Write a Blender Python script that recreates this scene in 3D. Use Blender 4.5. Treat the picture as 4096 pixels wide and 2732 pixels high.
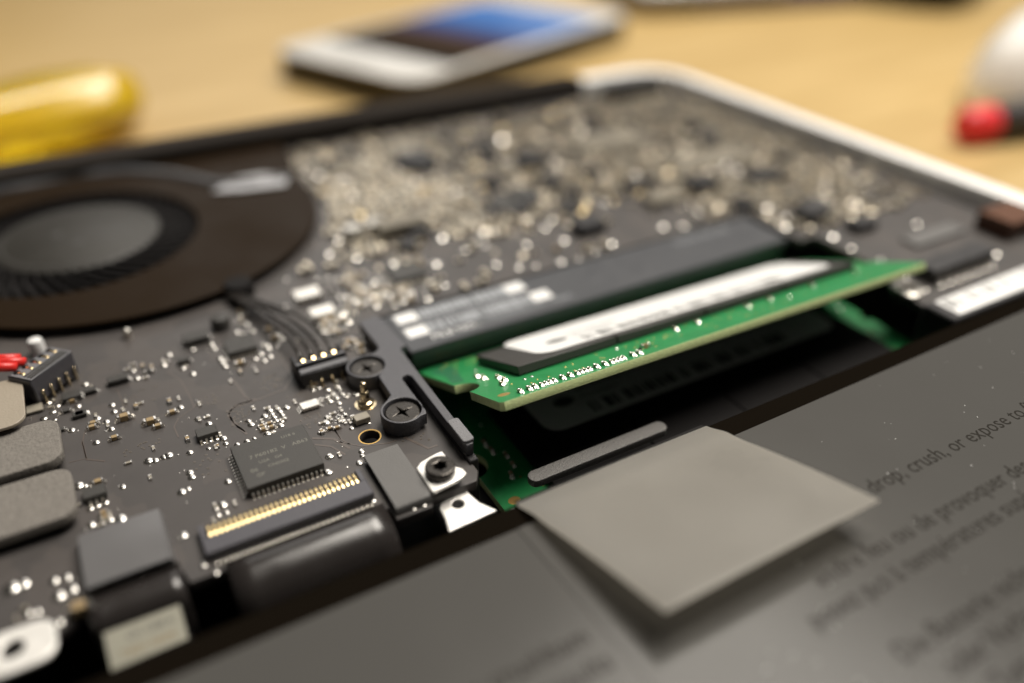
import bpy, bmesh, math, random
from mathutils import Vector, Matrix

# ------------------------------------------------------------------ camera, world, lamps, exposure
# all coordinates below are written in millimetres on the logic board (z = 0 is its top face)
S = 0.001
scene = bpy.context.scene
for o in list(bpy.data.objects): bpy.data.objects.remove(o)
col = scene.collection
R = math.radians
random.seed(7)

cam_d = bpy.data.cameras.new('camera'); cam = bpy.data.objects.new('camera', cam_d); col.objects.link(cam)
cam.matrix_world = Matrix(((0.869731,0.272443,-0.411513,0.000000),(-0.493526,0.478546,-0.726241,0.000000),(-0.000932,0.834726,0.550664,0.057000),(0,0,0,1)))
cam_d.sensor_width = 36; cam_d.lens = 27.9935
cam_d.clip_start = 0.004; cam_d.clip_end = 50
cam_d.dof.use_dof = True; cam_d.dof.focus_distance = 0.0865; cam_d.dof.aperture_fstop = 6.1
scene.camera = cam

w = bpy.data.worlds.new('World'); scene.world = w; w.use_nodes = True
bg = w.node_tree.nodes['Background']; bg.inputs[0].default_value = (1.0, 0.94, 0.86, 1); bg.inputs[1].default_value = 0.045

def area(name, loc, target, size, power, color, size_y=None):
    d = bpy.data.lights.new(name, 'AREA'); d.energy = power; d.color = color; d.size = size
    if size_y: d.shape = 'RECTANGLE'; d.size_y = size_y
    o = bpy.data.objects.new(name, d); col.objects.link(o)
    o.location = loc
    o.rotation_euler = (Vector(target) - Vector(loc)).to_track_quat('-Z', 'Y').to_euler()
    return o
area('ceiling_lamp', (0.33, 0.17, 0.66), (0.06, 0.09, 0.0), 0.42, 11.0, (1.0, 0.935, 0.84))
area('wall_lamp', (0.26, 1.10, 0.62), (0.04, 0.08, 0.0), 0.55, 2.3, (1.0, 0.96, 0.91))
area('side_fill_panel', (1.35, 0.75, 1.0), (0.06, 0.05, 0.0), 2.4, 4.0, (1.0, 0.965, 0.92))  # added fill panel acting as a lit wall, mirrored in the battery

scene.view_settings.view_transform = 'Standard'; scene.view_settings.look = 'None'
scene.view_settings.exposure = -0.2; scene.view_settings.gamma = 1.0
scene.cycles.use_denoising = True
scene.cycles.sample_clamp_indirect = 6.0

# ------------------------------------------------------------------ materials
def nodes(m):
    m.use_nodes = True
    nt = m.node_tree; return nt, nt.nodes, nt.links, nt.nodes['Principled BSDF']
def mat(name, c, rough=0.5, metal=0.0, spec=0.5, var=0.0, vscale=400, bump=0.0, bscale=3000, rvar=0.0, coat=0.0, trans=0.0, alpha=None):
    m = bpy.data.materials.new(name); nt, N, L, b = nodes(m)
    b.inputs['Base Color'].default_value = (*c, 1); b.inputs['Roughness'].default_value = rough
    b.inputs['Metallic'].default_value = metal; b.inputs['Specular IOR Level'].default_value = spec
    if coat: b.inputs['Coat Weight'].default_value = coat; b.inputs['Coat Roughness'].default_value = 0.12
    if trans: b.inputs['Transmission Weight'].default_value = trans
    tc = N.new('ShaderNodeTexCoord')
    if var or rvar:
        n = N.new('ShaderNodeTexNoise'); n.inputs['Scale'].default_value = vscale; n.inputs['Detail'].default_value = 6
        L.new(tc.outputs['Object'], n.inputs['Vector'])
        if var:
            mx = N.new('ShaderNodeMix'); mx.data_type = 'RGBA'
            mx.inputs[6].default_value = (*[x * (1 - var) for x in c], 1); mx.inputs[7].default_value = (*[min(1, x * (1 + var)) for x in c], 1)
            L.new(n.outputs['Fac'], mx.inputs[0]); L.new(mx.outputs[2], b.inputs['Base Color'])
        if rvar:
            mr = N.new('ShaderNodeMapRange'); mr.inputs[1].default_value = 0.3; mr.inputs[2].default_value = 0.7
            mr.inputs[3].default_value = max(0.02, rough - rvar); mr.inputs[4].default_value = min(1, rough + rvar)
            L.new(n.outputs['Fac'], mr.inputs[0]); L.new(mr.outputs[0], b.inputs['Roughness'])
    if bump:
        n2 = N.new('ShaderNodeTexNoise'); n2.inputs['Scale'].default_value = bscale; n2.inputs['Detail'].default_value = 4
        L.new(tc.outputs['Object'], n2.inputs['Vector'])
        bp = N.new('ShaderNodeBump'); bp.inputs['Strength'].default_value = bump; bp.inputs['Distance'].default_value = 0.0002
        L.new(n2.outputs['Fac'], bp.inputs['Height']); L.new(bp.outputs[0], b.inputs['Normal'])
    return m
M = {}
M['plastic'] = mat('black_plastic', (0.022, 0.021, 0.023), 0.42, spec=0.5, bump=0.25, bscale=5000, rvar=0.08)
M['frame'] = mat('frame_plastic', (0.076, 0.076, 0.085), 0.48, var=0.15, vscale=900, bump=0.35, bscale=6000, rvar=0.1)
M['chip'] = mat('chip_epoxy', (0.041, 0.039, 0.036), 0.5, var=0.1, bump=0.2, bscale=9000, rvar=0.06)
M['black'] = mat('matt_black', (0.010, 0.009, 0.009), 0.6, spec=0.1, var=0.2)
M['solder'] = mat('solder', (0.86, 0.83, 0.78), 0.22, metal=1.0, rvar=0.1, vscale=2500, bump=0.25, bscale=2500)
M['tin'] = mat('tinned_metal', (0.72, 0.69, 0.63), 0.3, metal=1.0, rvar=0.1, vscale=1500)
M['gold'] = mat('gold_plating', (0.97, 0.76, 0.40), 0.26, metal=1.0, rvar=0.08)
M['brass'] = mat('pale_brass', (0.72, 0.60, 0.40), 0.2, metal=1.0, rvar=0.08, vscale=900)
M['tin_dull'] = mat('dull_tinning', (0.76, 0.68, 0.54), 0.33, metal=1.0, var=0.15, vscale=300)
M['gold_dull'] = mat('gold_pad', (0.90, 0.72, 0.42), 0.28, metal=1.0)
M['ceramic'] = mat('ceramic_tan', (0.29, 0.21, 0.11), 0.45, var=0.2, vscale=1500)
M['ceramic2'] = mat('ceramic_grey', (0.27, 0.245, 0.20), 0.4, var=0.2, vscale=1500)
M['green'] = mat('green_board', (0.020, 0.22, 0.066), 0.38, var=0.18, vscale=350, bump=0.15, bscale=2500, rvar=0.08)
M['green_dk'] = mat('green_mask_bare', (0.022, 0.135, 0.060), 0.4, var=0.1)
M['fibre'] = mat('fibreglass_edge', (0.56, 0.66, 0.32), 0.65, var=0.25, vscale=1800, bump=0.4, bscale=4000)
M['white'] = mat('white_label', (0.78, 0.78, 0.77), 0.45, var=0.03)
M['ink'] = mat('black_ink', (0.02, 0.02, 0.02), 0.5)
M['grey_ink'] = mat('grey_print', (0.10, 0.10, 0.10), 0.5, var=0.1)
M['alu'] = mat('brushed_aluminium', (0.90, 0.895, 0.88), 0.45, metal=0.2, rvar=0.06, vscale=300, bump=0.1)
M['steel'] = mat('dull_nickel', (0.92, 0.90, 0.86), 0.42, metal=0.45, rvar=0.12, vscale=700)
M['foam'] = mat('grey_foam', (0.165, 0.152, 0.136), 0.85, var=0.3, vscale=2200, bump=0.9, bscale=2600)
M['bar'] = mat('sparkling_bar', (0.15, 0.145, 0.14), 0.5, metal=0.5, var=0.5, vscale=5000, bump=0.9, bscale=6000)
M['tape'] = mat('grey_tape', (0.110, 0.107, 0.104), 0.6, bump=0.15, bscale=5000, rvar=0.06)
M['beige'] = mat('beige_plate', (0.30, 0.26, 0.205), 0.5, var=0.05, bump=0.2)
M['flex'] = mat('black_flex', (0.022, 0.019, 0.018), 0.25, spec=0.6, rvar=0.06, vscale=300, bump=0.02, bscale=500)
M['phone_side'] = mat('dark_steel_band', (0.06, 0.055, 0.05), 0.3, metal=0.8, rvar=0.05)
M['highlight'] = mat('pale_highlight', (0.42, 0.42, 0.43), 0.4, metal=0.5, rvar=0.1, vscale=200)  # pale tone imitating a lamp highlight on the fan
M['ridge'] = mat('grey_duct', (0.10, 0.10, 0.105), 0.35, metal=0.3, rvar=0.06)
M['hinge'] = mat('dark_grey_hinge', (0.034, 0.030, 0.027), 0.8, spec=0.0)
M['lid_grey'] = mat('socket_lid', (0.15, 0.15, 0.16), 0.42, rvar=0.08, bump=0.1)
M['wire'] = mat('black_wire', (0.030, 0.026, 0.023), 0.3, rvar=0.1)
M['red'] = mat('red_wire', (0.62, 0.025, 0.02), 0.35, var=0.15)
M['red_cap'] = mat('red_plastic', (0.75, 0.022, 0.035), 0.4, var=0.08, vscale=60)
M['fan'] = mat('fan_housing', (0.017, 0.0105, 0.0055), 0.42, metal=0.0, spec=0.03, rvar=0.08, vscale=120, bump=0.12, bscale=4000)
M['hub'] = mat('fan_hub', (0.024, 0.022, 0.018), 0.55, var=0.1, vscale=250, rvar=0.05)
M['battery'] = mat('battery_label', (0.070, 0.068, 0.064), 0.2, spec=0.13, rvar=0.02, vscale=140, bump=0.04, bscale=7000)
M['border'] = mat('battery_border', (0.0065, 0.005, 0.0035), 0.6, spec=0.0, bump=0.1)
M['screw'] = mat('black_screw', (0.050, 0.045, 0.040), 0.3, metal=0.75, rvar=0.1, vscale=1200, bump=0.15)
M['case_in'] = mat('case_inside', (0.016, 0.015, 0.015), 0.5, var=0.2)
M['copper'] = mat('copper_gold_ring', (0.62, 0.40, 0.13), 0.35, metal=0.8, rvar=0.1)
M['trace'] = mat('copper_under_mask', (0.078, 0.062, 0.053), 0.36, spec=0.6, var=0.12)
M['via'] = mat('via_ring', (0.12, 0.105, 0.09), 0.3, metal=0.3)
M['shield'] = mat('shield_can', (0.20, 0.178, 0.14), 0.5, metal=0.3, var=0.4, vscale=350, rvar=0.1)
M['amber'] = mat('yellow_plastic', (0.98, 0.64, 0.012), 0.2, var=0.25, vscale=45, trans=0.6, coat=0.4)
M['brown'] = mat('brown_cable', (0.10, 0.035, 0.012), 0.4)
M['phone_w'] = mat('white_gloss', (0.80, 0.79, 0.76), 0.18, var=0.02, coat=0.5)
M['porcelain'] = mat('white_porcelain', (0.92, 0.91, 0.88), 0.2, coat=0.5, var=0.03, vscale=30)
M['navy'] = mat('navy_fabric', (0.05, 0.03, 0.07), 0.8, var=0.3, vscale=200)

M['battery_ink'] = mat('battery_print', (0.020, 0.018, 0.015), 0.6, spec=0.05)
M['chip_print'] = mat('chip_print', (0.17, 0.165, 0.14), 0.5)
M['zif_plastic'] = mat('socket_plastic', (0.070, 0.068, 0.078), 0.4, bump=0.15, rvar=0.08)
M['cover'] = mat('cover_plastic', (0.048, 0.050, 0.056), 0.42, bump=0.15, bscale=6000, rvar=0.06)
M['cover_print'] = mat('cover_print', (0.30, 0.315, 0.335), 0.5)
M['bare_gold'] = mat('bare_laminate', (0.22, 0.30, 0.05), 0.5, var=0.2)
M['pad_grey'] = mat('pad_grey', (0.17, 0.17, 0.18), 0.6, var=0.2, vscale=3000, bump=0.6, bscale=5000)
M['tape_black'] = mat('satin_black_tape', (0.115, 0.113, 0.115), 0.32, spec=0.8, rvar=0.05, vscale=250, bump=0.04, bscale=900)
M['sticker_grey'] = mat('grey_paper', (0.34, 0.33, 0.27), 0.55, var=0.1, vscale=500)

def pcb_material():
    m = bpy.data.materials.new('dark_board_mask'); nt, N, L, b = nodes(m)
    tc = N.new('ShaderNodeTexCoord')
    def noise(scale, det): 
        n = N.new('ShaderNodeTexNoise'); n.inputs['Scale'].default_value = scale; n.inputs['Detail'].default_value = det
        L.new(tc.outputs['Object'], n.inputs['Vector']); return n
    vo = N.new('ShaderNodeTexVoronoi'); vo.distance = 'CHEBYCHEV'; vo.inputs['Scale'].default_value = 260
    L.new(tc.outputs['Object'], vo.inputs['Vector'])
    sep = N.new('ShaderNodeSeparateColor'); L.new(vo.outputs['Color'], sep.inputs[0])
    th = N.new('ShaderNodeMath'); th.operation = 'GREATER_THAN'; th.inputs[1].default_value = 0.62; L.new(sep.outputs[0], th.inputs[0])
    n1 = noise(160, 6)
    a = N.new('ShaderNodeMix'); a.data_type = 'RGBA'; a.inputs[6].default_value = (0.050, 0.046, 0.045, 1); a.inputs[7].default_value = (0.072, 0.065, 0.062, 1)
    L.new(n1.outputs['Fac'], a.inputs[0])
    a2 = N.new('ShaderNodeMix'); a2.data_type = 'RGBA'; a2.inputs[7].default_value = (0.080, 0.070, 0.065, 1)
    mu = N.new('ShaderNodeMath'); mu.operation = 'MULTIPLY'; mu.inputs[1].default_value = 0.55; L.new(th.outputs[0], mu.inputs[0])
    L.new(mu.outputs[0], a2.inputs[0]); L.new(a.outputs[2], a2.inputs[6]); L.new(a2.outputs[2], b.inputs['Base Color'])
    b.inputs['Specular IOR Level'].default_value = 0.4
    n2 = noise(2200, 5)
    mr = N.new('ShaderNodeMapRange'); mr.inputs[1].default_value = 0.3; mr.inputs[2].default_value = 0.7; mr.inputs[3].default_value = 0.40; mr.inputs[4].default_value = 0.52
    L.new(noise(700, 4).outputs['Fac'], mr.inputs[0]); L.new(mr.outputs[0], b.inputs['Roughness'])
    # shallow relief where copper lies under the mask
    ad = N.new('ShaderNodeMath'); ad.operation = 'MULTIPLY_ADD'; ad.inputs[1].default_value = 0.35
    L.new(n2.outputs['Fac'], ad.inputs[0]); L.new(th.outputs[0], ad.inputs[2])
    bu = N.new('ShaderNodeBump'); bu.inputs['Strength'].default_value = 0.12; bu.inputs['Distance'].default_value = 0.00002
    L.new(ad.outputs[0], bu.inputs['Height']); L.new(bu.outputs[0], b.inputs['Normal'])
    return m
M['pcb'] = pcb_material()

def wood_material():
    m = bpy.data.materials.new('pale_wood'); nt, N, L, b = nodes(m)
    tc = N.new('ShaderNodeTexCoord'); mp = N.new('ShaderNodeMapping'); mp.inputs['Scale'].default_value = (3, 26, 3); mp.inputs['Rotation'].default_value = (0, 0, 0.35)
    L.new(tc.outputs['Object'], mp.inputs[0])
    n = N.new('ShaderNodeTexNoise'); n.inputs['Scale'].default_value = 6; n.inputs['Detail'].default_value = 8; L.new(mp.outputs[0], n.inputs['Vector'])
    r = N.new('ShaderNodeValToRGB'); r.color_ramp.elements[0].position = 0.3; r.color_ramp.elements[0].color = (0.41, 0.275, 0.10, 1)
    r.color_ramp.elements[1].position = 0.7; r.color_ramp.elements[1].color = (0.53, 0.375, 0.16, 1)
    L.new(n.outputs['Fac'], r.inputs[0]); L.new(r.outputs[0], b.inputs['Base Color'])
    b.inputs['Roughness'].default_value = 0.42
    bu = N.new('ShaderNodeBump'); bu.inputs['Strength'].default_value = 0.1; L.new(n.outputs['Fac'], bu.inputs['Height']); L.new(bu.outputs[0], b.inputs['Normal'])
    return m
M['wood'] = wood_material()
def film_material():
    m = mat('pull_tab_film', (0.42, 0.41, 0.39), 0.36, var=0.1, vscale=140, rvar=0.1, bump=0.25, bscale=260)
    nt, N, L, b = nodes(m); tr = N.new('ShaderNodeBsdfTranslucent'); tr.inputs[0].default_value = (0.95, 0.92, 0.86, 1)
    ms = N.new('ShaderNodeMixShader'); ms.inputs[0].default_value = 0.7
    L.new(b.outputs[0], ms.inputs[1]); L.new(tr.outputs[0], ms.inputs[2]); L.new(ms.outputs[0], N['Material Output'].inputs[0])
    return m
M['tabm'] = film_material()

def screen_material():
    m = bpy.data.materials.new('phone_screen'); nt, N, L, b = nodes(m)
    tc = N.new('ShaderNodeTexCoord'); sp = N.new('ShaderNodeSeparateXYZ'); L.new(tc.outputs['Object'], sp.inputs[0])
    r = N.new('ShaderNodeValToRGB'); e = r.color_ramp.elements
    e[0].position = 0.0; e[0].color = (0.02, 0.012, 0.008, 1); e[1].position = 0.25; e[1].color = (0.10, 0.045, 0.008, 1)
    x = e.new(0.5); x.color = (0.05, 0.10, 0.30, 1); x = e.new(0.75); x.color = (0.10, 0.26, 0.62, 1)
    mr = N.new('ShaderNodeMapRange'); mr.inputs[1].default_value = -0.03; mr.inputs[2].default_value = 0.03
    L.new(sp.outputs[0], mr.inputs[0]); L.new(mr.outputs[0], r.inputs[0])
    b.inputs['Base Color'].default_value = (0.01, 0.01, 0.01, 1); b.inputs['Roughness'].default_value = 0.08
    L.new(r.outputs[0], b.inputs['Emission Color']); b.inputs['Emission Strength'].default_value = 1.0; b.inputs['Specular IOR Level'].default_value = 0.2
    return m
M['screen'] = screen_material()

# ------------------------------------------------------------------ mesh helpers (millimetres)
def link(o, parent=None):
    col.objects.link(o)
    if parent is not None: o.parent = parent
    return o
def tag(o, label, cat, group=None, kind=None):
    o['label'] = label; o['category'] = cat
    if group: o['group'] = group
    if kind: o['kind'] = kind
    return o
def thing(name, label, cat, loc=(0, 0, 0), group=None):
    o = bpy.data.objects.new(name, None); o.empty_display_size = 0.002; link(o)
    o.location = [x * S for x in loc]
    return tag(o, label, cat, group)

class MB:
    """collects shapes in millimetres; build() links them as ONE mesh object"""
    def __init__(s): s.bm = bmesh.new()
    def _mi(s, before, mi):
        if mi:
            for f in s.bm.faces:
                if f.index == -1 or f not in before: f.material_index = mi
    def geom(s, verts, faces, mi=0):
        vs = [s.bm.verts.new(v) for v in verts]
        for f in faces:
            try:
                fc = s.bm.faces.new([vs[i] for i in f]); fc.material_index = mi
            except ValueError: pass
        return vs
    def box(s, c, d, rz=0.0, mi=0, bev=0.0, top=1.0):
        hx, hy, hz = d[0] / 2, d[1] / 2, d[2] / 2
        cr, sr = math.cos(rz), math.sin(rz)
        def T(x, y, z): return (c[0] + x * cr - y * sr, c[1] + x * sr + y * cr, c[2] + z)
        if bev <= 0:
            v = [T(x * hx * (top if z > 0 else 1), y * hy * (top if z > 0 else 1), z * hz) for z in (-1, 1) for x, y in ((-1, -1), (1, -1), (1, 1), (-1, 1))]
            s.geom(v, [(3, 2, 1, 0), (4, 5, 6, 7), (0, 1, 5, 4), (1, 2, 6, 5), (2, 3, 7, 6), (3, 0, 4, 7)], mi)
        else:
            b = min(bev, hx * .9, hy * .9, hz * .9)
            rings = []
            for (ix, z) in ((b, -hz), (0, -hz + b), (0, hz - b), (b, hz)):
                rings.append([(x, y, z) for x, y in ((-hx + ix, -hy + b), (-hx + b, -hy + ix), (hx - b, -hy + ix), (hx - ix, -hy + b), (hx - ix, hy - b), (hx - b, hy - ix), (-hx + b, hy - ix), (-hx + ix, hy - b))])
            v = [T(*p) for r in rings for p in r]
            fs = [tuple(range(7, -1, -1)), tuple(range(24, 32))]
            for k in range(3):
                for i in range(8):
                    j = (i + 1) % 8; fs.append((k * 8 + i, k * 8 + j, k * 8 + 8 + j, k * 8 + 8 + i))
            s.geom(v, fs, mi)
        return s
    def lathe(s, c, prof, n=20, mi=0, a0=0, a1=2 * math.pi, sx=1, sy=1, caps=True):
        """prof: [(radius, z)] from bottom to top, around a vertical axis through c"""
        v = []; full = abs(a1 - a0 - 2 * math.pi) < 1e-6; m = n if full else n + 1
        for r, z in prof:
            for i in range(m):
                a = a0 + (a1 - a0) * i / n
                v.append((c[0] + r * math.cos(a) * sx, c[1] + r * math.sin(a) * sy, c[2] + z))
        fs = []
        for k in range(len(prof) - 1):
            for i in range(n):
                j = (i + 1) % m
                fs.append((k * m + i, k * m + j, (k + 1) * m + j, (k + 1) * m + i))
        if full and caps:
            if prof[0][0] > 1e-4: fs.append(tuple(range(n - 1, -1, -1)))
            if prof[-1][0] > 1e-4: fs.append(tuple((len(prof) - 1) * m + i for i in range(n)))
        s.geom(v, fs, mi); return s
    def tube(s, pts, r, n=8, mi=0):
        pts = [Vector(p) for p in pts]; v = []; 
        for k, p in enumerate(pts):
            t = (pts[min(k + 1, len(pts) - 1)] - pts[max(k - 1, 0)]).normalized()
            u = t.cross(Vector((0, 0, 1))); u = u.normalized() if u.length > 1e-3 else Vector((1, 0, 0)); w_ = u.cross(t)
            for i in range(n):
                a = 2 * math.pi * i / n; v.append(p + (u * math.cos(a) + w_ * math.sin(a)) * r)
        fs = [(k * n + i, k * n + (i + 1) % n, (k + 1) * n + (i + 1) % n, (k + 1) * n + i) for k in range(len(pts) - 1) for i in range(n)]
        fs += [tuple(range(n)), tuple((len(pts) - 1) * n + i for i in range(n - 1, -1, -1))]
        s.geom(v, fs, mi); return s
    def prism(s, poly, z0, z1, mi=0, zf=None):
        n = len(poly)
        v = [(x, y, z0) for x, y in poly] + [(x, y, z1) for x, y in poly]
        s.geom(v, [tuple(range(n - 1, -1, -1)), tuple(range(n, 2 * n))] + [(i, (i + 1) % n, n + (i + 1) % n, n + i) for i in range(n)], mi); return s
    def sheet(s, rows, mi=0):
        """grid of points -> one sheet"""
        n = len(rows[0]); v = [p for r in rows for p in r]
        s.geom(v, [(k * n + i, k * n + i + 1, (k + 1) * n + i + 1, (k + 1) * n + i) for k in range(len(rows) - 1) for i in range(n - 1)], mi); return s
    def mesh(s, name, mats, smooth=False):
        bmesh.ops.recalc_face_normals(s.bm, faces=s.bm.faces)
        me = bpy.data.meshes.new(name)
        bmesh.ops.scale(s.bm, vec=(S, S, S), verts=s.bm.verts)
        s.bm.to_mesh(me); s.bm.free()
        for m in (mats if isinstance(mats, (list, tuple)) else [mats]): me.materials.append(M[m])
        if smooth:
            me.polygons.foreach_set('use_smooth', [True] * len(me.polygons))
            if smooth is not True: me.set_sharp_from_angle(angle=R(smooth))
        return me
    def build(s, name, mats, parent=None, smooth=False, loc=None, rz=0):
        o = bpy.data.objects.new(name, s.mesh(name, mats, smooth)); link(o, parent)
        if loc: o.location = [x * S for x in loc]
        if rz: o.rotation_euler.z = rz
        return o

def outline(name, loops, z0, z1, mats, parent=None, bev=0.0, smooth=35):
    """a flat plate from an outer loop and hole loops (mm), with a small rounded edge"""
    cu = bpy.data.curves.new(name, 'CURVE'); cu.dimensions = '2D'; cu.fill_mode = 'BOTH'
    for lp in loops:
        sp = cu.splines.new('POLY'); sp.points.add(len(lp) - 1); sp.use_cyclic_u = True
        for i, (x, y) in enumerate(lp): sp.points[i].co = (x * S, y * S, 0, 1)
    cu.extrude = max((z1 - z0) / 2 - bev, 0.001) * S; cu.bevel_depth = bev * S; cu.bevel_resolution = 1; cu.offset = -bev * S
    tmp = bpy.data.objects.new('tmp', cu); col.objects.link(tmp)
    dg = bpy.context.evaluated_depsgraph_get()
    me = bpy.data.meshes.new_from_object(tmp.evaluated_get(dg), depsgraph=dg)
    bpy.data.objects.remove(tmp); bpy.data.curves.remove(cu)
    me.name = name; me.transform(Matrix.Translation((0, 0, (z0 + z1) / 2 * S))); me.materials.clear()
    for m in (mats if isinstance(mats, (list, tuple)) else [mats]): me.materials.append(M[m])
    me.polygons.foreach_set('material_index', [0] * len(me.polygons))
    me.polygons.foreach_set('use_smooth', [True] * len(me.polygons)); me.set_sharp_from_angle(angle=R(smooth))
    o = bpy.data.objects.new(name, me); return link(o, parent)

def arc(cx, cy, r, a0, a1, n=12, ry=None):
    ry = r if ry is None else ry
    return [(cx + r * math.cos(R(a0 + (a1 - a0) * i / n)), cy + ry * math.sin(R(a0 + (a1 - a0) * i / n))) for i in range(n + 1)]
def rrect(x0, y0, x1, y1, r, n=5):
    return arc(x1 - r, y0 + r, r, -90, 0, n) + arc(x1 - r, y1 - r, r, 0, 90, n) + arc(x0 + r, y1 - r, r, 90, 180, n) + arc(x0 + r, y0 + r, r, 180, 270, n)

def text(name, body, loc, size, m, parent, rz=0.0, align='LEFT', mx=None, xs=1.0):
    cu = bpy.data.curves.new(name, 'FONT'); cu.body = body; cu.size = size * S; cu.align_x = align; cu.resolution_u = 2
    tmp = bpy.data.objects.new('tmp', cu); col.objects.link(tmp)
    dg = bpy.context.evaluated_depsgraph_get()
    me = bpy.data.meshes.new_from_object(tmp.evaluated_get(dg), depsgraph=dg)
    bpy.data.objects.remove(tmp); bpy.data.curves.remove(cu)
    me.transform(Matrix.Diagonal((xs, 1, 1, 1)))
    me.name = name; me.materials.clear(); me.materials.append(M[m])
    o = bpy.data.objects.new(name, me); link(o, parent)
    o.location = [x * S for x in loc]; o.rotation_euler.z = rz
    return o
def clone(o, parent, loc, rz=0.0, scale=None, name=None):
    c = o.copy(); link(c, parent); c.location = [x * S for x in loc]; c.rotation_euler = (0, 0, rz)
    if scale: c.scale = scale
    if name: c.name = name
    return c
def place(me, name, parent, loc, rz=0.0, scale=None):
    o = bpy.data.objects.new(name, me); link(o, parent); o.location = [x * S for x in loc]; o.rotation_euler = (0, 0, rz)
    if scale: o.scale = scale
    return o

# ------------------------------------------------------------------ the table
TZ = -16.0
t = MB(); t.box((150, 250, TZ - 15), (1500, 1300, 30), bev=2).build('table_top', 'wood')
bpy.data.objects['table_top']['kind'] = 'structure'

# ------------------------------------------------------------------ laptop case
case = thing('laptop_case', 'silver laptop base opened from below, with a bright rim and black hinge strip', 'laptop', (0, 0, TZ))
def rel(o):  # keep millimetre coordinates in board space under an Empty that stands elsewhere
    p = o.parent; o.location = o.location - p.location; return o
rel(outline('base_shell', [rrect(-190, -60, 139, 167, 13, 8)], -15.7, -11.6, 'alu', case, 0.8))
rel(outline('rim', [rrect(-189.6, -59.6, 138.8, 166.8, 12.6, 8), rrect(-183, -54, 134.8, 162.6, 9, 8)], -11.6, 3.2, 'alu', case, 0.6))
rel(outline('inner_floor', [rrect(-182.8, -53.8, 134.6, 162.4, 8.8, 8)], -11.6, -11.0, 'case_in', case))
rel(MB().box((-26, 163.85, 1.9), (274, 7.4, 4.8), bev=.45).build('hinge_strip', 'hinge', case, 40))
rel(outline('rubber_pad', [rrect(114, 153.5, 131, 159.5, 2.6)], .3, 2.6, 'black', case, 0.3))

# ------------------------------------------------------------------ battery
bat = thing('battery', 'large flat grey battery pack with printed warnings filling the near side', 'battery', (40, 0, -11))
rel(MB().box((38, -8, -4.6), (190, 112.2, 13.0), bev=0.5).build('body', 'border', bat, 40))
Z = 1.90
lab = rel(MB().prism([(-57, -62), (31.2, -62), (26.2, 44.9), (-57, 44.7)], Z + .004, Z + .07).build('label_sheet', 'battery', bat))
lab['label'] = 'left grey label sheet with an edge imitating the reflection of the pull tab'
lab2 = rel(MB().prism([(31.1, -62), (131, -62), (131, 45.4), (26.0, 44.9)], Z + .004, Z + .15).build('label_sheet', 'battery', bat))  # step between the sheets stands for the mirrored edge of the tab
ZR = Z + .165; ZL = Z + .085
def btext(s, x, y, size, z=ZR, al='LEFT', xs=.93): return rel(text('printed_line', s, (x, y, z), size, 'battery_ink', bat, align=al, xs=xs))
btext('n, drop, crush, or expose to fire', 56.0, 31.7, 2.55)
btext('endre feu ou de provoquer des', 45.2, 26.2, 2.55)
btext('posez pas à températures supérieures', 41.6, 23.4, 2.55)
btext('Die Batterie nicht auf', 45.2, 17.8, 2.55)
btext('oder Verbrennungen', 47.5, 15.1, 2.55)
btext('Temperaturen über', 49.5, 12.4, 2.55)
btext('or crushbam', 25.2, 31.6, 2.45, ZL, 'RIGHT')
btext('y results', 25.6, 28.8, 2.45, ZL, 'RIGHT')
# pull tab: thin film glued along the far edge, lifting towards the front
tb = MB(); rows_t = []; rows_b = []
for i in range(31):
    u = i / 30
    z = Z + 0.3 + 3.3 * u + 0.3 * math.sin(u * math.pi) + 0.22 * math.exp(-((u - .13) / .06) ** 2); y = 47.5 - 18.6 * u
    xa = 27.4 + 2.6 * u; xb = 50.9 + 3.5 * u
    rows_t.append([(xa + (xb - xa) * j / 6, y, z + 0.1 * math.sin(j / 6 * math.pi)) for j in range(7)])
tb.sheet(rows_t); 
tab = tb.build('pull_tab', 'tabm', bat, True); rel(tab)
mo = tab.modifiers.new('thickness', 'SOLIDIFY'); mo.thickness = 0.00022; mo.offset = 0
bv = tab.modifiers.new('soft', 'BEVEL'); bv.width = 0.00008; bv.segments = 2
tab['label'] = 'pale grey plastic pull tab curling up from the battery edge'
rel(MB().box((39.1, 47.7, Z + .12), (23.4, .7, .24), bev=.05).build('tab_root', 'black', bat))

ds = MB(); rd = random.Random(21)
for _ in range(120):
    x, y = rd.uniform(30, 110), rd.uniform(12, 44); q = rd.uniform(.03, .075)
    ds.geom([(x + q * math.cos(a) * rd.uniform(.5, 1.3), y + q * math.sin(a) * rd.uniform(.5, 1.3), Z + .16 + rd.uniform(.0, .03)) for a in (0, 1.3, 2.6, 3.9, 5.2)], [(0, 1, 2, 3, 4)])
dso = rel(ds.build('dust', 'white', bat)); dso['kind'] = 'stuff'

# ------------------------------------------------------------------ logic board
brd = thing('logic_board', 'dark logic board crowded with shiny solder joints and tiny components', 'circuit board', (40, 100, -1.2))
hole = arc(19.6, 66.35, 1.12, 0, 345, 23)
board = rel(outline('board', [[(-60, 56.0), (-12, 55.6), (-9.9, 57.2), (-1.9, 57.0), (-1.6, 55.4), (17.3, 55.2), (17.4, 53.4), (21.2, 53.3), (21.2, 54.4), (26.6, 54.4), (27.4, 55.6), (27.9, 89.7), (97.6, 89.7), (97.6, 78), (101, 78), (101, 62), (97, 60), (97, 54), (133, 54), (133, 160), (-60, 160)], hole], -1.2, 0, 'pcb', brd, 0.06))
rel(MB().lathe((19.6, 66.35, 0), [(1.13, -1.15), (1.13, .015), (1.27, .02), (1.27, .004)], 32, caps=False).build('hole_ring', 'copper', brd, 40))
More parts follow.
